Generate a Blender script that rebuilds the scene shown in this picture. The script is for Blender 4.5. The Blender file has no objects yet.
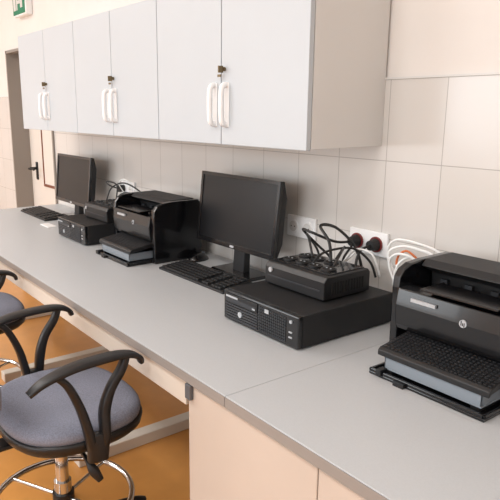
import bpy, bmesh, math, random
from mathutils import Vector, Matrix
random.seed(3)
S=bpy.context.scene
try:
    S.view_settings.view_transform='Standard'
except Exception: pass

# ---------------- materials ----------------
def mat(name,col,rough=0.5,metal=0.0,noise=0.0,nscale=60,bump=0.0,coat=0.0,emit=0.0,spec=0.5):
    m=bpy.data.materials.new(name); m.use_nodes=True
    nt=m.node_tree; b=nt.nodes['Principled BSDF']
    b.inputs['Base Color'].default_value=(*col,1); b.inputs['Roughness'].default_value=rough
    b.inputs['Metallic'].default_value=metal
    b.inputs['Specular IOR Level'].default_value=spec
    b.inputs['Coat Weight'].default_value=coat
    if emit:
        b.inputs['Emission Color'].default_value=(*col,1); b.inputs['Emission Strength'].default_value=emit
    if noise or bump:
        tc=nt.nodes.new('ShaderNodeTexCoord'); n=nt.nodes.new('ShaderNodeTexNoise')
        n.inputs['Scale'].default_value=nscale; n.inputs['Detail'].default_value=4
        nt.links.new(tc.outputs['Object'],n.inputs['Vector'])
        if noise:
            r=nt.nodes.new('ShaderNodeValToRGB')
            r.color_ramp.elements[0].position=.3; r.color_ramp.elements[1].position=.7
            r.color_ramp.elements[0].color=(*[c*(1-noise) for c in col],1)
            r.color_ramp.elements[1].color=(*[min(1,c*(1+noise)) for c in col],1)
            nt.links.new(n.outputs['Fac'],r.inputs['Fac']); nt.links.new(r.outputs['Color'],b.inputs['Base Color'])
        if bump:
            bp=nt.nodes.new('ShaderNodeBump'); bp.inputs['Strength'].default_value=bump; bp.inputs['Distance'].default_value=.002
            nt.links.new(n.outputs['Fac'],bp.inputs['Height']); nt.links.new(bp.outputs['Normal'],b.inputs['Normal'])
    return m
def srgb(r,g,b):
    f=lambda c:(c/255/12.92) if c/255<=.04045 else ((c/255+.055)/1.055)**2.4
    return (f(r),f(g),f(b))
M_wall=mat('wall_paint',srgb(222,217,212),.8,noise=.015,nscale=8)
M_ceil=mat('ceiling_paint',srgb(232,233,234),.9)
M_counter=mat('counter_laminate',srgb(180,182,184),.38,noise=.03,nscale=350)
M_edge=mat('counter_edge',srgb(140,135,131),.5)
M_beige=mat('beige_laminate',srgb(193,181,170),.5,noise=.03,nscale=5)
M_cream=mat('cream_steel',srgb(210,202,191),.45)
M_floor=mat('floor_linoleum',srgb(203,143,76),.3,noise=.06,nscale=9)
M_door=mat('cabinet_door_grey',srgb(184,190,195),.4,noise=.01,nscale=5)
M_cab=mat('cabinet_carcass',srgb(213,211,208),.45)
M_white=mat('white_plastic',srgb(238,238,238),.3)
M_black=mat('black_plastic',(0.007,0.007,0.008),.42)
M_blackg=mat('black_gloss',(0.005,0.005,0.006),.18,coat=.2)
M_blackm=mat('black_matte',(0.008,0.008,0.009),.55,bump=.4,nscale=600)
M_dark=mat('dark_interior',(0.003,0.003,0.003),.8)
M_grey=mat('grey_plastic',srgb(90,92,96),.4)
M_slat=mat('grille_grey',srgb(58,60,64),.35,metal=.3)
M_silver=mat('silver_label',srgb(185,188,192),.3,metal=.3)
M_screen=mat('screen_glass',(0.004,0.004,0.005),.3,spec=.35)
M_tray=mat('tray_smoke',srgb(126,134,142),.25)
M_cover=mat('cover_grid',(0.018,0.018,0.02),.4)
M_fabric=mat('seat_fabric',srgb(122,125,139),.95,noise=.2,nscale=260,bump=.6)
M_chrome=mat('chrome',srgb(205,205,205),.12,metal=1)
M_key=mat('key_black',(0.012,0.012,0.013),.5)
M_green=mat('exit_green',srgb(20,120,85),.5)
M_frame=mat('door_frame_taupe',srgb(140,133,126),.5)
M_leaf=mat('door_leaf',srgb(218,213,206),.5)
M_brown=mat('brown_rail',srgb(120,72,54),.5)
M_red=mat('red_plug',srgb(110,30,28),.4)
M_cablew=mat('white_cable',srgb(232,232,230),.4)
M_cableo=mat('orange_cable',srgb(205,110,60),.4)
M_cableb=mat('black_cable',(0.008,0.008,0.008),.4)
M_brass=mat('key_metal',srgb(120,105,80),.35,metal=.8)
M_lamp=mat('lamp_diffuser',(1,.99,.97),.5,emit=2.5)

# tiles
M_tile=bpy.data.materials.new('wall_tile'); M_tile.use_nodes=True
nt=M_tile.node_tree; b=nt.nodes['Principled BSDF']; L=nt.links
tc=nt.nodes.new('ShaderNodeTexCoord'); sp=nt.nodes.new('ShaderNodeSeparateXYZ'); cb=nt.nodes.new('ShaderNodeCombineXYZ')
ax=nt.nodes.new('ShaderNodeMath'); ax.operation='ADD'; ax.inputs[1].default_value=1.06+20
az=nt.nodes.new('ShaderNodeMath'); az.operation='ADD'; az.inputs[1].default_value=10-.236
br=nt.nodes.new('ShaderNodeTexBrick'); br.offset=0; br.squash=1
br.inputs['Scale'].default_value=1; br.inputs['Brick Width'].default_value=.2; br.inputs['Row Height'].default_value=.25
br.inputs['Mortar Size'].default_value=.0014; br.inputs['Mortar Smooth'].default_value=.3; br.inputs['Bias'].default_value=0
br.inputs['Color1'].default_value=(*srgb(210,206,202),1); br.inputs['Color2'].default_value=(*srgb(207,203,198),1)
br.inputs['Mortar'].default_value=(*srgb(168,163,158),1)
L.new(tc.outputs['Object'],sp.inputs[0]); L.new(sp.outputs['X'],ax.inputs[0]); L.new(sp.outputs['Z'],az.inputs[0])
L.new(ax.outputs[0],cb.inputs['X']); L.new(az.outputs[0],cb.inputs['Y']); L.new(cb.outputs[0],br.inputs['Vector'])
L.new(br.outputs['Color'],b.inputs['Base Color']); b.inputs['Roughness'].default_value=.2
bp=nt.nodes.new('ShaderNodeBump'); bp.invert=True; bp.inputs['Strength'].default_value=.35; bp.inputs['Distance'].default_value=.002
L.new(br.outputs['Fac'],bp.inputs['Height']); L.new(bp.outputs['Normal'],b.inputs['Normal'])

# ---------------- helpers ----------------
def link(o,parent=None):
    S.collection.objects.link(o)
    if parent: o.parent=parent
    return o
def root(name,loc,rz=0):
    e=bpy.data.objects.new(name,None); e.location=loc; e.rotation_euler=(0,0,rz); e.empty_display_size=.1
    return link(e)
def finish(bm,name,m,parent,bev=0,smooth=False,seg=2):
    bmesh.ops.recalc_face_normals(bm,faces=bm.faces)
    me=bpy.data.meshes.new(name); bm.to_mesh(me); bm.free()
    if smooth:
        for p in me.polygons: p.use_smooth=True
    me.materials.append(m); o=bpy.data.objects.new(name,me); link(o,parent)
    if bev:
        md=o.modifiers.new('bev','BEVEL'); md.width=bev; md.segments=seg; md.limit_method='ANGLE'; md.angle_limit=math.radians(40)
    return o
def addbox(bm,x0,x1,y0,y1,z0,z1):
    vs=[bm.verts.new((x,y,z)) for z in (z0,z1) for y in (y0,y1) for x in (x0,x1)]
    for f in ((0,1,3,2),(4,6,7,5),(0,4,5,1),(2,3,7,6),(0,2,6,4),(1,5,7,3)):
        bm.faces.new([vs[i] for i in f])
def box(name,x0,x1,y0,y1,z0,z1,m,parent=None,bev=0):
    bm=bmesh.new(); addbox(bm,x0,x1,y0,y1,z0,z1); return finish(bm,name,m,parent,bev)
def boxes(name,lst,m,parent=None,bev=0):
    bm=bmesh.new()
    for l in lst: addbox(bm,*l)
    return finish(bm,name,m,parent,bev)
def prism(name,prof,x0,x1,m,parent=None,bev=0):   # profile (y,z)
    bm=bmesh.new()
    A=[bm.verts.new((x0,y,z)) for y,z in prof]; B=[bm.verts.new((x1,y,z)) for y,z in prof]
    bm.faces.new(A); bm.faces.new(B[::-1]); n=len(prof)
    for i in range(n): bm.faces.new((A[i],B[i],B[(i+1)%n],A[(i+1)%n]))
    return finish(bm,name,m,parent,bev)
def cyl(name,p0,p1,r,m,parent=None,r2=None,seg=24,bev=0):
    p0=Vector(p0);p1=Vector(p1); d=p1-p0
    bm=bmesh.new(); bmesh.ops.create_cone(bm,cap_ends=True,segments=seg,radius1=r,radius2=r if r2 is None else r2,depth=d.length)
    q=Vector((0,0,1)).rotation_difference(d.normalized())
    bmesh.ops.transform(bm,matrix=Matrix.Translation((p0+p1)/2)@q.to_matrix().to_4x4(),verts=bm.verts)
    o=finish(bm,name,m,parent,bev,smooth=True)
    md=o.modifiers.new('es','EDGE_SPLIT'); md.split_angle=math.radians(40)
    return o
def catmull(pts,n=8,cyc=False):
    P=[Vector(p) for p in pts]; out=[]; N=len(P)
    rng=range(N if cyc else N-1)
    for i in rng:
        if cyc: a,b_,c,d=P[i-1],P[i],P[(i+1)%N],P[(i+2)%N]
        else: a,b_,c,d=P[max(i-1,0)],P[i],P[i+1],P[min(i+2,N-1)]
        for k in range(n):
            t=k/n; out.append(.5*((2*b_)+(c-a)*t+(2*a-5*b_+4*c-d)*t*t+(3*b_-a-3*c+d)*t**3))
    if not cyc: out.append(P[-1])
    return out
def tube(name,pts,r,m,parent=None,cyc=False,n=8,seg=8):
    P=catmull(pts,n,cyc); bm=bmesh.new(); rings=[]
    N=len(P); up=None
    for i,p in enumerate(P):
        if cyc: t=(P[(i+1)%N]-P[i-1]).normalized()
        else: t=(P[min(i+1,N-1)]-P[max(i-1,0)]).normalized()
        if up is None:
            up=t.orthogonal().normalized()
        up=(up-t*up.dot(t)).normalized(); s=t.cross(up)
        rings.append([bm.verts.new(p+r*(math.cos(2*math.pi*k/seg)*up+math.sin(2*math.pi*k/seg)*s)) for k in range(seg)])
    for i in range(N if cyc else N-1):
        A=rings[i];B=rings[(i+1)%N]
        off=0
        if cyc and i==N-1:
            off=min(range(seg),key=lambda o:(A[0].co-B[o].co).length)
        for k in range(seg): bm.faces.new((A[k],A[(k+1)%seg],B[(k+1+off)%seg],B[(k+off)%seg]))
    if not cyc:
        bm.faces.new(rings[0]); bm.faces.new(rings[-1][::-1])
    return finish(bm,name,m,parent,smooth=True)
def ribbon(name,pts,m,parent=None,n=8):  # pts: (x,y,z,width_x,thick)
    Q=[Vector(p[:3]) for p in pts]; P=catmull(Q,n)
    WT=catmull([Vector((p[3],p[4],0)) for p in pts],n)
    bm=bmesh.new(); rings=[]; N=len(P)
    for i,p in enumerate(P):
        t=(P[min(i+1,N-1)]-P[max(i-1,0)]).normalized()
        sx=Vector((1,0,0)); sx=(sx-t*sx.dot(t)).normalized(); u=t.cross(sx)
        w,h=WT[i].x/2,WT[i].y/2; r=[]
        for k in range(12):
            a=2*math.pi*k/12; c,s=math.cos(a),math.sin(a)
            c=math.copysign(abs(c)**.6,c); s=math.copysign(abs(s)**.6,s)
            r.append(bm.verts.new(p+sx*w*c+u*h*s))
        rings.append(r)
    for i in range(N-1):
        for k in range(12): bm.faces.new((rings[i][k],rings[i][(k+1)%12],rings[i+1][(k+1)%12],rings[i+1][k]))
    bm.faces.new(rings[0]); bm.faces.new(rings[-1][::-1])
    return finish(bm,name,m,parent,smooth=True)
def lathe_slab(name,outline,zs,m,parent,z_off=0,y_off=0):
    bm=bmesh.new(); R=[]
    for z,s in zs: R.append([bm.verts.new((x*s,y*s+y_off,z+z_off)) for x,y in outline])
    n=len(outline)
    for i in range(len(R)-1):
        for k in range(n): bm.faces.new((R[i][k],R[i][(k+1)%n],R[i+1][(k+1)%n],R[i+1][k]))
    bm.faces.new(R[0][::-1]); bm.faces.new(R[-1])
    return finish(bm,name,m,parent,smooth=True)
def superellipse(a,b_,e=3.0,n=48):
    o=[]
    for k in range(n):
        t=2*math.pi*k/n; c,s=math.cos(t),math.sin(t)
        o.append((a*math.copysign(abs(c)**(2/e),c),b_*math.copysign(abs(s)**(2/e),s)))
    return o

CZ=.75
WY=1.58
# ---------------- room ----------------
X0,X1,Y0=-7.5,2.2,-3.2; H=2.9
box('floor',X0,X1,Y0,WY+.2,-.05,0,M_floor)
box('ceiling',X0,X1,Y0,WY+.2,H,H+.05,M_ceil)
PW=WY+.008
DX0,DX1,DZ=-4.96,-4.07,1.83
boxes('wall_back',[(X0,DX0,PW,PW+.2,0,H),(DX1,X1,PW,PW+.2,0,H),(DX0,DX1,PW,PW+.2,DZ,H),(DX0,DX1,PW+.17,PW+.2,0,DZ)],M_wall)
boxes('wall_back_tiling',[(X0,DX0,WY,PW,0,1.486),(DX1,X1,WY,PW,0,1.486)],M_tile)
box('wall_left',X0-.1,X0,Y0,WY+.2,0,H,M_wall)
box('wall_right',X1,X1+.1,Y0,WY+.2,0,H,M_wall)
boxes('wall_front',[(X0,X1,Y0-.1,Y0,0,.9),(X0,X1,Y0-.1,Y0,2.4,H),(X0,-6.5,Y0-.1,Y0,.9,2.4),(-3.2,-2.4,Y0-.1,Y0,.9,2.4),(.9,X1,Y0-.1,Y0,.9,2.4)],M_wall)
boxes('trim_tile_edge',[(DX1,X1,WY-.003,PW,1.486,1.492),(X0,DX0,WY-.003,PW,1.486,1.492)],M_cab)
for i,(a,c) in enumerate([(-6.5,-3.2),(-2.4,.9)]):
    w=root('window_%d'%(i+1),(0,0,0))
    boxes('frame',[(a,a+.06,Y0-.08,Y0,.9,2.4),(c-.06,c,Y0-.08,Y0,.9,2.4),(a,c,Y0-.08,Y0,.9,.96),(a,c,Y0-.08,Y0,2.34,2.4),((a+c)/2-.04,(a+c)/2+.04,Y0-.08,Y0,.9,2.4)],M_white,w)
# door
d=root('door_1',(0,0,0))
boxes('frame',[(DX0,DX0+.02,WY-.012,PW+.13,0,DZ),(DX1-.02,DX1,WY-.012,PW+.13,0,DZ),(DX0,DX1,WY-.012,PW+.13,DZ-.02,DZ)],M_frame,d)
box('leaf',DX0+.02,DX1-.02,PW+.12,PW+.16,.005,DZ-.02,M_leaf,d,.003)
boxes('panel_bead',[(DX0+.3,DX1-.1,PW+.113,PW+.121,.80,.82),(DX0+.3,DX0+.31,PW+.113,PW+.121,.82,1.6),(DX0+.3,DX1-.1,PW+.113,PW+.121,1.6,1.61)],M_brown,d)
cyl('handle_rose',(DX0+.16,PW+.12,.93),(DX0+.16,PW+.06,.93),.012,M_black,d)
box('handle_lever',DX0+.15,DX0+.27,PW+.045,PW+.06,.922,.938,M_black,d,.005)
box('lock_plate',DX0+.14,DX0+.18,PW+.112,PW+.122,.84,.98,M_black,d,.003)
# exit sign
e=root('exit_sign',(-4.48,PW,2.12))
box('housing',-.13,.13,-.05,0,-.09,.09,M_white,e,.006)
box('green_face',-.12,.12,-.053,-.05,-.078,.078,M_green,e)
boxes('pictogram',[(-.10,-.055,-.056,-.053,-.05,.05),(-.02,.045,-.056,-.053,-.01,.012),(.04,.08,-.056,-.053,-.04,.04),(-.04,-.02,-.056,-.053,-.05,.03)],M_cab,e)

# ceiling lamps
for i,x in enumerate((-5.6,-3.4,-1.2,.9)):
    l=root('ceiling_lamp' if i==0 else 'ceiling_lamp.%03d'%i,(x,-.6,H))
    boxes('housing',[(-.62,.62,-.32,-.3,-.06,0),(-.62,.62,.3,.32,-.06,0),(-.62,-.6,-.3,.3,-.06,0),(.6,.62,-.3,.3,-.06,0)],M_white,l)
    box('diffuser',-.6,.6,-.3,.3,-.04,-.03,M_lamp,l)
    ld=bpy.data.lights.new('lamp_light','AREA'); ld.shape='RECTANGLE'; ld.size=1.2; ld.size_y=.6; ld.energy=(34,31,27,19)[i]; ld.color=(1,.99,.975)
    lo=bpy.data.objects.new('light',ld); link(lo,l); lo.location=(0,0,-.07)
for i,x in enumerate((-4.85,-.75)):
    ld=bpy.data.lights.new('window_light','AREA'); ld.shape='RECTANGLE'; ld.size=3.1; ld.size_y=1.4; ld.energy=(78,62)[i]; ld.color=(.93,.97,1)
    lo=bpy.data.objects.new('window_daylight' if i==0 else 'window_daylight.001',ld); link(lo); lo.location=(x,Y0+.02,1.65); lo.rotation_euler=(math.radians(90),0,0)

# ---------------- counter ----------------
CF=.776; CX0=-4.04; CX1=1.2; SEAM=-1.035
c=root('laboratory_countertop',(0,0,0))
box('top_left',CX0,SEAM-.0006,CF,WY-.001,CZ-.028,CZ,M_counter,c,.0015)
box('top_right',SEAM+.0006,CX1,CF,WY-.001,CZ-.028,CZ,M_counter,c,.0015)
box('edge_strip_left',CX0,SEAM-.001,CF-.0025,CF-.0003,CZ-.027,CZ-.002,M_edge,c)
box('edge_strip_right',SEAM+.001,CX1,CF-.0025,CF-.0003,CZ-.027,CZ-.002,M_edge,c)
c=root('counter_support_frame',(0,0,0))
box('apron',CX0+.02,-1.222,CF+.012,CF+.032,CZ-.105,CZ-.029,M_cream,c,.002)
for i,x in enumerate((-3.95,-3.05,-2.1)):
    boxes('frame_leg_%d'%i,[(x-.03,x+.03,WY-.16,WY-.06,.03,CZ-.03),(x-.03,x+.03,CF+.05,WY-.06,0,.05),(x-.02,x+.02,CF+.04,WY-.06,CZ-.1,CZ-.03)],M_cream,c,.004)
box('stretcher',-3.98,-1.235,WY-.13,WY-.1,.3,.42,M_cream,c,.003)
# base cabinets
def basecab(name,xa,xm,xb):
    bc=root(name,(0,0,0))
    boxes('carcass',[(xa,xa+.018,.8,WY-.02,0,CZ-.029),(xb-.018,xb,.8,WY-.02,0,CZ-.029),(xa+.018,xb-.018,.8,WY-.02,.08,.1),(xa+.018,xb-.018,WY-.04,WY-.02,.1,CZ-.029),(xa+.018,xb-.018,.8,.815,CZ-.05,CZ-.029)],M_beige,bc)
    box('plinth',xa+.018,xb-.018,.84,.86,0,.08,M_grey,bc)
    box('door_left',xa,xm-.0015,.782,.799,.085,CZ-.035,M_beige,bc,.002)
    box('door_right',xm+.0015,xb,.782,.799,.085,CZ-.035,M_beige,bc,.002)
    box('handle_left',xm-.055,xm-.04,.76,.781,.3,.42,M_white,bc,.004)
    box('handle_right',xm+.04,xm+.055,.76,.781,.3,.42,M_white,bc,.004)
    return bc
b1=basecab('base_cabinet',-1.20,-.74,-.30)
box('bracket',-1.20,-1.176,CF-.006,.781,CZ-.07,CZ-.029,M_grey,b1,.002)
basecab('base_cabinet.001',-.298,.45,1.198)

# ---------------- wall cabinets ----------------
CB,CT=1.283,1.806; FY=1.266
xs=[-3.70,-2.90,-2.11,-1.28]
for i in range(3):
    a,bx=xs[i]+.001,xs[i+1]-.001
    u=root('wall_cabinet' if i==0 else 'wall_cabinet.%03d'%i,(0,0,0))
    boxes('carcass',[(a,a+.018,FY+.002,WY-.001,CB,CT),(bx-.018,bx,FY+.002,WY-.001,CB,CT),(a+.018,bx-.018,FY+.002,WY-.001,CB,CB+.018),(a+.018,bx-.018,FY+.002,WY-.001,CT-.018,CT),(a+.018,bx-.018,WY-.012,WY-.001,CB+.018,CT-.018)],M_cab,u)
    m=(a+bx)/2
    box('door_left',a+.001,m-.002,FY-.018,FY,CB-.004,CT,M_door,u,.002)
    box('door_right',m+.002,bx-.001,FY-.018,FY,CB-.004,CT,M_door,u,.002)
    for s,n in ((-1,'l'),(1,'r')):
        hx=m+s*.033
        tube('handle_'+n,[(hx,FY-.018,1.345),(hx,FY-.036,1.35),(hx,FY-.042,1.375),(hx,FY-.042,1.445),(hx,FY-.036,1.47),(hx,FY-.018,1.475)],.0095,M_white,u,n=6,seg=10)
        box('handle_plate_'+n,hx-.013,hx+.013,FY-.021,FY-.018,1.338,1.482,M_white,u,.001)
    cyl('lock',(m+.02,FY-.018,1.525),(m+.02,FY-.026,1.525),.007,M_brass,u)
    boxes('keys',[(m+.018,m+.022,FY-.045,FY-.026,1.513,1.535),(m+.0,m+.016,FY-.034,FY-.03,1.5,1.508)],M_brass,u)

# ---------------- printer ----------------
def printer(name,loc):
    p=root(name,loc); W=.375; D=.24; Hh=.262
    prof=[(0,.0),(-.004,.03),(-.006,.20),(-.002,.228),(.012,.247),(.04,.258),(.09,Hh),(D-.02,Hh),(D,Hh-.02),(D,0)]
    prism('side_left',prof,0,.022,M_blackg,p,.004)
    prism('side_right',prof,W-.022,W,M_blackg,p,.004)
    box('chassis',.022,W-.022,.05,D-.004,.003,.155,M_black,p)
    box('mouth_floor',.022,W-.022,.0,.05,.0,.012,M_black,p)
    prism('front_door',[(-.004,.092),(-.014,.108),(-.018,.16),(-.010,.202),(.03,.207),(.05,.195),(.05,.092)],.023,W-.023,M_blackg,p,.003)
    prism('output_bin',[(.03,.204),(.12,.178),(.125,.15),(.05,.15),(.05,.185)],.023,W-.023,M_black,p)
    prism('top_cover',[(.075,Hh-.014),(.095,Hh+.002),(D-.03,Hh+.004),(D-.004,Hh-.02),(D-.004,.155),(.13,.155),(.125,.225)],.024,W-.024,M_blackm,p,.004)
    boxes('bin_ribs',[(x,x+.004,.04,.115,.184,.206) for x in (.07,.12,.17,.22,.27,.31)],M_black,p)
    boxes('exit_rollers',[(x,x+.02,.115,.128,.2,.213) for x in (.06,.13,.2,.27)],M_slat,p)
    box('output_flap',.1,.3,-.03,.06,.216,.221,M_blackg,p,.002)
    boxes('flap_hinges',[(.105,.115,.02,.035,.198,.217),(.285,.295,.02,.035,.198,.217)],M_black,p)
    box('control_panel',W-.07,W-.026,.02,.085,.2,.225,M_blackg,p,.004)
    boxes('buttons',[(W-.06,W-.042,.03,.045,.225,.228),(W-.06,W-.042,.055,.07,.225,.228)],M_grey,p,.001)
    box('model_label',.07,.14,-.0205,-.014,.178,.187,M_silver,p)
    cyl('logo_badge',(.215,-.016,.162),(.215,-.0195,.162),.0095,M_silver,p)
    boxes('logo_letters',[(.210,.212,-.0202,-.0194,.157,.169),(.214,.216,-.0202,-.0194,.157,.164),(.218,.220,-.0202,-.0194,.154,.165)],M_blackg,p)
    boxes('side_vents',[(-.001,.002,.1+i*.012,.106+i*.012,.05,.11) for i in range(8)],M_dark,p)
    boxes('tray_base',[(.035,W-.03,-.12,.0,0,.008),(.035,.043,-.12,.0,.008,.016),(W-.038,W-.03,-.12,0,.008,.016),(.035,W-.03,-.12,-.112,.008,.016)],M_blackg,p,.002)
    boxes('tray_feet',[(.06,.075,-.126,-.1,.006,.022),(.115,.145,-.13,-.118,.0,.012)],M_black,p,.001)
    boxes('paper_tray',[(.065,W-.05,-.1,.04,.018,.022),(.065,.069,-.1,.04,.022,.05),(W-.054,W-.05,-.1,.04,.022,.05),(.065,W-.05,-.1,-.096,.022,.054),(.08,W-.065,-.094,.04,.022,.036)],M_tray,p,.001)
    boxes('tray_runner',[(.07,.09,-.1,.04,.008,.018),(W-.075,W-.055,-.1,.04,.008,.018)],M_black,p)
    prism('dust_cover',[(-.105,.05),(-.105,.064),(-.097,.07),(.04,.092),(.04,.075),(-.097,.056)],.046,W-.032,M_black,p,.002)
    bm=bmesh.new()
    for i in range(25):
        x=.052+i*.0116
        for j in range(9):
            y=-.092+j*.0118; z=.0712+(y+.097)*.16
            addbox(bm,x,x+.007,y,y+.007,z-.001,z+.0012)
    finish(bm,'cover_texture',M_cover,p)
    return p
printer('laser_printer',(-.96,1.265,CZ))
printer('laser_printer.001',(-2.555,1.262,CZ))

# ---------------- desktop pc ----------------
def pc(name,loc):
    p=root(name,loc); W,D,h=.338,.39,.098
    boxes('feet',[(.02,.05,.02,.05,0,.004),(W-.05,W-.02,.02,.05,0,.004),(.02,.05,D-.05,D-.02,0,.004),(W-.05,W-.02,D-.05,D-.02,0,.004)],M_black,p)
    box('case',0,W,.012,D,.004,h,M_blackm,p,.002)
    box('bezel',0,W,-.006,.012,.004,h,M_blackg,p,.004)
    box('drive_bay',.012,.165,-.009,-.006,.062,.09,M_black,p,.001)
    box('drive_tray',.018,.16,-.0105,-.009,.066,.078,M_slat,p,.001)
    box('eject_button',.145,.158,-.0115,-.0105,.068,.073,M_silver,p)
    box('label',.018,.075,-.0115,-.0104,.08,.086,M_silver,p)
    boxes('grille_slats',[(.012,.165,-.0085,-.006,.012+i*.0085,.016+i*.0085) for i in range(6)],M_slat,p)
    boxes('grille_right',[(.172+c_*.0085,.1775+c_*.0085,-.0085,-.006,.012+r*.0085,.0175+r*.0085) for c_ in range(14) for r in range(9)],M_slat,p)
    cyl('logo_badge',(.085,-.006,.035),(.085,-.0105,.035),.009,M_silver,p)
    boxes('usb_ports',[(.302,.315,-.0085,-.006,.03,.034),(.302,.315,-.0085,-.006,.045,.049)],M_silver,p)
    cyl('power_button',(.31,-.006,.078),(.31,-.01,.078),.005,M_silver,p)
    box('badge',.2,.217,-.0095,-.0085,.074,.086,M_silver,p)
    return p
pc('desktop_computer',(-1.468,1.1,CZ))
pc('desktop_computer.001',(-3.02,1.17,CZ))

# ---------------- ups ----------------
def ups(name,loc):
    p=root(name,loc); W,D,h=.262,.2,.075
    prism('body',[(0,.004),(0,h-.016),(.012,h),(D-.01,h),(D,h-.01),(D,.004)],0,W,M_black,p,.004)
    boxes('feet',[(.02,.04,.02,.04,0,.004),(W-.04,W-.02,.02,.04,0,.004),(.02,.04,D-.04,D-.02,0,.004),(W-.04,W-.02,D-.04,D-.02,0,.004)],M_black,p)
    box('front_strip',.015,W-.015,-.002,0,.03,.034,M_slat,p)
    box('top_plate',.012,W-.012,.03,D-.015,h,h+.003,M_blackg,p,.001)
    for i in range(4):
        for j in range(2):
            x=.043+i*.056;y=.07+j*.07
            if i==3 and j==1: continue
            cyl('socket_ring_%d_%d'%(i,j),(x,y,h+.003),(x,y,h+.007),.024,M_black,p)
            cyl('socket_well_%d_%d'%(i,j),(x,y,h+.0065),(x,y,h+.0075),.019,M_dark,p)
            boxes('socket_pins_%d_%d'%(i,j),[(x-.01,x-.006,y-.002,y+.002,h+.0075,h+.009),(x+.006,x+.01,y-.002,y+.002,h+.0075,h+.009)],M_silver,p)
    cyl('power_button',(.03,0,.052),(.03,-.005,.052),.008,M_silver,p)
    boxes('side_vents',[(W-.001,W+.0015,.03+i*.012,.036+i*.012,.02,.055) for i in range(12)],M_dark,p)
    return p
u1loc=Vector((-1.443,1.24,CZ+.098)); u2loc=Vector((-2.94,1.28,CZ+.098))
U1=ups('uninterruptible_power_supply',u1loc)
U2=ups('uninterruptible_power_supply.001',u2loc)

# ---------------- monitor ----------------
def monitor(name,loc,rz=0,hz=.108):
    p=root(name,loc,rz); w,h=.49,.288
    prism('base_plate',[(-.035,0),(-.035,.008),(-.02,.014),(.09,.014),(.11,.008),(.11,0)],-.12,.12,M_blackg,p,.003)
    prism('neck',[(.02,.012),(.055,.012),(.06,.2),(.035,.2)],-.035,.035,M_black,p,.004)
    hd=bpy.data.objects.new('head',None); link(hd,p); hd.location=(0,.0,hz); hd.rotation_euler=(math.radians(-6),0,0)
    boxes('bezel',[(-w/2,-w/2+.014,-.012,.004,0,h),(w/2-.014,w/2,-.012,.004,0,h),(-w/2+.014,w/2-.014,-.012,.004,0,.02),(-w/2+.014,w/2-.014,-.012,.004,h-.014,h)],M_blackg,hd,.001)
    box('panel',-w/2+.014,w/2-.014,-.008,.004,.02,h-.014,M_screen,hd)
    prism('back_shell',[(.004,0),(.004,h),(.010,h),(.03,h-.06),(.03,.06),(.010,.0)],-w/2,w/2,M_black,hd,.003)
    box('logo',-.012,.012,-.0135,-.012,.005,.013,M_silver,hd)
    return p
monitor('computer_monitor',(-1.855,1.43,CZ))
monitor('computer_monitor.001',(-3.45,1.43,CZ),0,.088)

def keyboard(name,loc,rz=0):
    p=root(name,loc,rz); W,D=.44,.14
    prism('body',[(0,0),(0,.01),(D,.022),(D,0)],0,W,M_black,p,.003)
    bm=bmesh.new()
    for r in range(6):
        y=.009+r*.0205; z=.01+y/D*.012
        for a,b2 in [(.012,.29),(.3,.352),(.36,.43)]:
            x=a
            while x+.016<=b2:
                wk=.016
                if r==0 and a==.012 and .06<x<.16: wk=.09
                addbox(bm,x,x+wk,y,y+.0168,z-.001,z+.007); x+=wk+.0028
    finish(bm,'keys',M_key,p,.0015)
    return p
keyboard('keyboard',(-2.11,1.235,CZ),math.radians(.5))
keyboard('keyboard.001',(-3.88,1.25,CZ),math.radians(-.5))
def mouse(name,loc,rz):
    p=root(name,loc,rz)
    bm=bmesh.new(); bmesh.ops.create_uvsphere(bm,u_segments=24,v_segments=14,radius=1)
    for v in bm.verts:
        v.co.z=max(v.co.z,0); x,y,z=v.co
        v.co=Vector((x*.031*(1-.1*y),y*.055,z*(.034 if y<0 else .034-.008*y)))
    finish(bm,'shell',M_blackg,p,smooth=True)
    cyl('wheel',(-.003,.03,.028),(.003,.03,.028),.007,M_grey,p)
    return p
mouse('computer_mouse',(-2.14,1.455,CZ),.1)
mouse('computer_mouse.001',(-3.17,1.34,CZ),-.1)
box('paper_note',-3.36,-3.24,1.19,1.24,CZ,CZ+.004,M_white)

# ---------------- sockets + cables ----------------
def outlet(name,x,z,n=2,w=.075):
    p=root(name,(x,WY,z)); T=w*n/2
    box('plate',-T,T,-.012,0,-.04,.04,M_white,p,.003)
    for i in range(n):
        cx=-T+w*(i+.5)
        cyl('ring_%d'%i,(cx,-.012,0),(cx,-.016,0),.025,M_white,p)
        cyl('well_%d'%i,(cx,-.0155,0),(cx,-.0165,0),.02,M_cab,p)
        boxes('pins_%d'%i,[(cx-.011,cx-.007,-.0175,-.0164,-.002,.002),(cx+.007,cx+.011,-.0175,-.0164,-.002,.002)],M_dark,p)
    return p
outlet('wall_outlet',-1.625,.965,2)
o=outlet('wall_outlet.001',-1.305,.965,2,.08)
for i,dx in enumerate((-.04,.04)):
    cyl('plug_%d'%i,(dx,-.0165,0),(dx,-.05,0),.022,M_blackm,o,r2=.016)
    cyl('plug_band_%d'%i,(dx,-.017,0),(dx,-.022,0),.026,M_red,o)
o=outlet('wall_outlet.002',-3.0,.965,2)
cyl('plug',(-.037,-.0165,0),(-.037,-.05,0),.02,M_blackm,o)
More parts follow.
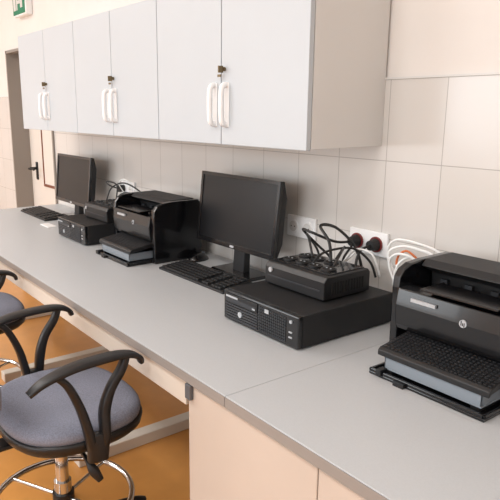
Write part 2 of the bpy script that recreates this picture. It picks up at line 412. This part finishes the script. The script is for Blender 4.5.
cabU1=[
 (M_cableb,.0045,[(-1.345,1.53,.965),(-1.36,1.47,.97),(-1.41,1.41,1.0),(-1.46,1.42,1.0),(-1.45,1.47,.95),(-1.41,1.505,.90),(-1.4,1.51,.86)]),
 (M_cableb,.0045,[(-1.265,1.53,.965),(-1.27,1.49,.95),(-1.26,1.465,.90),(-1.21,1.46,.885),(-1.2,1.43,.89)]),
 (M_cableb,.005,[(-1.28,1.37,.93),(-1.32,1.40,.985),(-1.38,1.42,1.025),(-1.35,1.46,1.02),(-1.3,1.5,.96),(-1.27,1.51,.88)]),
 (M_cableb,.004,[(-1.36,1.37,.93),(-1.39,1.38,.985),(-1.44,1.42,.985),(-1.47,1.5,.92),(-1.46,1.51,.87)]),
 (M_cableb,.004,[(-1.30,1.31,.93),(-1.3,1.36,.96),(-1.26,1.44,.97),(-1.22,1.48,.93),(-1.2,1.49,.88)]),
 (M_cableb,.004,[(-1.24,1.34,.93),(-1.25,1.38,.965),(-1.30,1.45,.965),(-1.36,1.48,.91),(-1.40,1.50,.865)]),
 (M_cableb,.004,[(-1.34,1.53,.95),(-1.33,1.48,.91),(-1.28,1.46,.875),(-1.22,1.48,.865)]),
 (M_cablew,.0034,[(-1.33,1.54,.93),(-1.34,1.50,.90),(-1.31,1.47,.92),(-1.27,1.47,.96),(-1.22,1.49,.95),(-1.2,1.51,.88)])]
cabU2=[
 (M_cableb,.004,[(-3.037,1.53,.965),(-3.03,1.47,.99),(-2.95,1.42,1.02),(-2.88,1.44,1.01),(-2.84,1.42,.96),(-2.82,1.40,.93)]),
 (M_cableb,.004,[(-2.88,1.38,.93),(-2.9,1.42,.99),(-2.84,1.46,1.02),(-2.76,1.5,.99),(-2.68,1.53,.93),(-2.67,1.53,.88)]),
 (M_cableb,.004,[(-2.8,1.38,.93),(-2.76,1.42,.98),(-2.7,1.48,.96),(-2.67,1.53,.88)]),
 (M_cablew,.003,[(-2.96,1.54,.93),(-2.97,1.5,1.0),(-2.9,1.5,1.03),(-2.84,1.53,.98),(-2.82,1.54,.9)])]
for (r0,loc,cl) in ((U1,u1loc,cabU1),(U2,u2loc,cabU2)):
    for i,(m,r,pts) in enumerate(cl):
        tube('cable_%d'%i,[Vector(q)-loc for q in pts],r,m,r0,n=8,seg=8)
cab=[
 (M_cablew,.0042,[(-1.10,1.54,.80),(-1.14,1.52,.88),(-1.165,1.50,.96),(-1.13,1.51,.99),(-1.07,1.52,.99),(-1.02,1.53,.97),(-.98,1.535,.88)]),
 (M_cablew,.0042,[(-1.09,1.53,.78),(-1.14,1.51,.87),(-1.16,1.50,.94),(-1.12,1.50,.97),(-1.07,1.52,.945),(-1.07,1.53,.85),(-1.1,1.54,.758)]),
 (M_cablew,.0036,[(-1.11,1.54,.79),(-1.16,1.52,.9),(-1.17,1.50,.97),(-1.14,1.50,1.01),(-1.07,1.51,1.01),(-1.0,1.53,.985),(-.96,1.54,.9)]),
 (M_cablew,.0036,[(-1.10,1.54,.758),(-1.14,1.51,.84),(-1.13,1.50,.93),(-1.09,1.52,.96),(-1.06,1.54,.88),(-1.04,1.55,.758)]),
 (M_cablew,.0036,[(-1.12,1.53,.758),(-1.10,1.49,.80),(-1.11,1.49,.88),(-1.14,1.51,.93),(-1.165,1.54,.90),(-1.165,1.55,.85)]),
 (M_cablew,.0036,[(-1.09,1.50,.758),(-1.06,1.48,.80),(-1.06,1.49,.88),(-1.10,1.51,.93),(-1.14,1.54,.88),(-1.14,1.55,.80)]),
 (M_cableo,.0036,[(-1.10,1.53,.80),(-1.14,1.51,.93),(-1.11,1.51,.98),(-1.07,1.53,.95)]),
 (M_cableb,.0045,[(-1.0,1.555,.86),(-1.03,1.55,.80),(-1.08,1.545,.763),(-1.11,1.53,.76)])]
cb=root('cable_bundle',(0,0,0))
for i,(m,r,pts) in enumerate(cab): tube('cable_%d'%i,pts,r,m,cb,n=8,seg=8)

# ---------------- chairs ----------------
def chair(name,loc,rz=0):
    p=root(name,loc,rz); dz=.045
    out=superellipse(.232,.205,2.7)
    lathe_slab('seat_pan',out,[(.415,.8),(.42,.93),(.435,1.0),(.455,1.02),(.462,1.0)],M_black,p,dz,.026)
    lathe_slab('seat_cushion',out,[(.458,.98),(.475,1.0),(.487,.985),(.495,.94),(.499,.85),(.497,.5),(.494,.1)],M_fabric,p,dz,.026)
    boxes('mechanism',[(-.09,.09,-.1,.1,.385+dz,.416+dz),(-.03,.03,-.26,-.1,.39+dz,.405+dz)],M_black,p,.006)
    cyl('gas_column',(0,0,.22),(0,0,.39+dz),.02,M_chrome,p)
    cyl('column_sleeve',(0,0,.06),(0,0,.26),.027,M_chrome,p)
    tube('foot_ring',[(.215*math.cos(t*math.pi/8),.215*math.sin(t*math.pi/8),.2) for t in range(16)],.010,M_chrome,p,cyc=True,n=4,seg=10)
    for k in range(4):
        a=k*math.pi/2+.5
        cyl('ring_spoke_%d'%k,(.02*math.cos(a),.02*math.sin(a),.2),(.212*math.cos(a),.212*math.sin(a),.2),.006,M_chrome,p)
    cyl('ring_hub',(0,0,.18),(0,0,.22),.034,M_black,p)
    for k in range(5):
        a=k*2*math.pi/5+.3; ca,sa=math.cos(a),math.sin(a)
        tube('leg_%d'%k,[(.02*ca,.02*sa,.1),(.12*ca,.12*sa,.1),(.24*ca,.24*sa,.085),(.285*ca,.285*sa,.07)],.015,M_black,p)
        cyl('caster_stem_%d'%k,(.285*ca,.285*sa,.045),(.285*ca,.285*sa,.08),.007,M_chrome,p)
        for s in (-1,1):
            q=Vector((.285*ca,.285*sa,.026)); t=Vector((-sa,ca,0))
            cyl('caster_%d_%d'%(k,s),q+t*s*.006,q+t*s*.022,.026,M_black,p)
    ribbon('height_lever',[(.07,.01,.43,.012,.012),(.14,.01,.425,.012,.012),(.18,.01,.415,.018,.014),(.2,.02,.39,.03,.03),(.21,.035,.36,.02,.02)],M_black,p)
    ribbon('back_stem',[(0,-.2,.44,.05,.014),(0,-.285,.445,.05,.014),(0,-.31,.5,.05,.014),(0,-.30,.65,.05,.014),(0,-.275,.73,.05,.014)],M_black,p)
    bo=superellipse(.2,.16,2.6)
    bk=bpy.data.objects.new('backrest',None); link(bk,p); bk.location=(0,-.255,.74); bk.rotation_euler=(math.radians(-82),0,0)
    lathe_slab('back_cushion',bo,[(.0,.97),(.012,1),(.03,.97),(.04,.85),(.042,.4)],M_fabric,bk)
    lathe_slab('back_shell',bo,[(-.018,.85),(-.012,.97),(.002,1.0)],M_black,bk)
    for s,n in ((-1,'left'),(1,'right')):
        X=.247*s; I=.12*s
        ribbon('arm_pad_'+n,[(X,-.165,.695,.03,.014),(X,-.12,.72,.04,.018),(X,-.04,.739,.046,.02),(X,.06,.744,.046,.02),(X,.12,.738,.04,.018),(X,.15,.722,.036,.016),(X*.99,.158,.705,.026,.014)],M_black,p)
        ribbon('arm_front_strut_'+n,[(X,.11,.735,.03,.02),(X,.095,.70,.03,.024),(X,.06,.65,.03,.026),(X*1.0,.04,.59,.034,.03),(X*1.03,.035,.515,.036,.026),(X*.9,.03,.457,.036,.018),(I*.9,.02,.45,.036,.014)],M_black,p)
        ribbon('arm_rear_strut_'+n,[(X,-.09,.724,.028,.018),(X,-.06,.69,.028,.022),(X,-.03,.62,.03,.024),(X*1.02,-.012,.545,.034,.026),(X*1.0,.0,.48,.034,.026),(X*.9,.008,.455,.034,.016)],M_black,p)
        ribbon('arm_web_'+n,[(X*1.02,.012,.455,.03,.06),(X*1.03,.015,.50,.03,.06),(X*1.03,.015,.535,.024,.04)],M_black,p)
    return p
chair('office_chair',(-1.66,.605,0))
chair('office_chair.001',(-2.72,.61,0),math.radians(-3))

# ---------------- world, camera ----------------
w=bpy.data.worlds.new('world'); S.world=w; w.use_nodes=True
w.node_tree.nodes['Background'].inputs[0].default_value=(.85,.92,1,1); w.node_tree.nodes['Background'].inputs[1].default_value=.9
cd=bpy.data.cameras.new('camera'); cam=bpy.data.objects.new('camera',cd); link(cam)
cd.sensor_width=36; cd.lens=607.5/500*36; cd.shift_x=.07; cd.clip_start=.02
R=Vector((.585,.811,0)).normalized(); F=Vector((-.7898,.5696,-.2276)).normalized(); U=R.cross(F).normalized()
m=Matrix((( R.x,U.x,-F.x,0),(R.y,U.y,-F.y,0),(R.z,U.z,-F.z,1.40),(0,0,0,1)))
cam.matrix_world=m
S.camera=cam
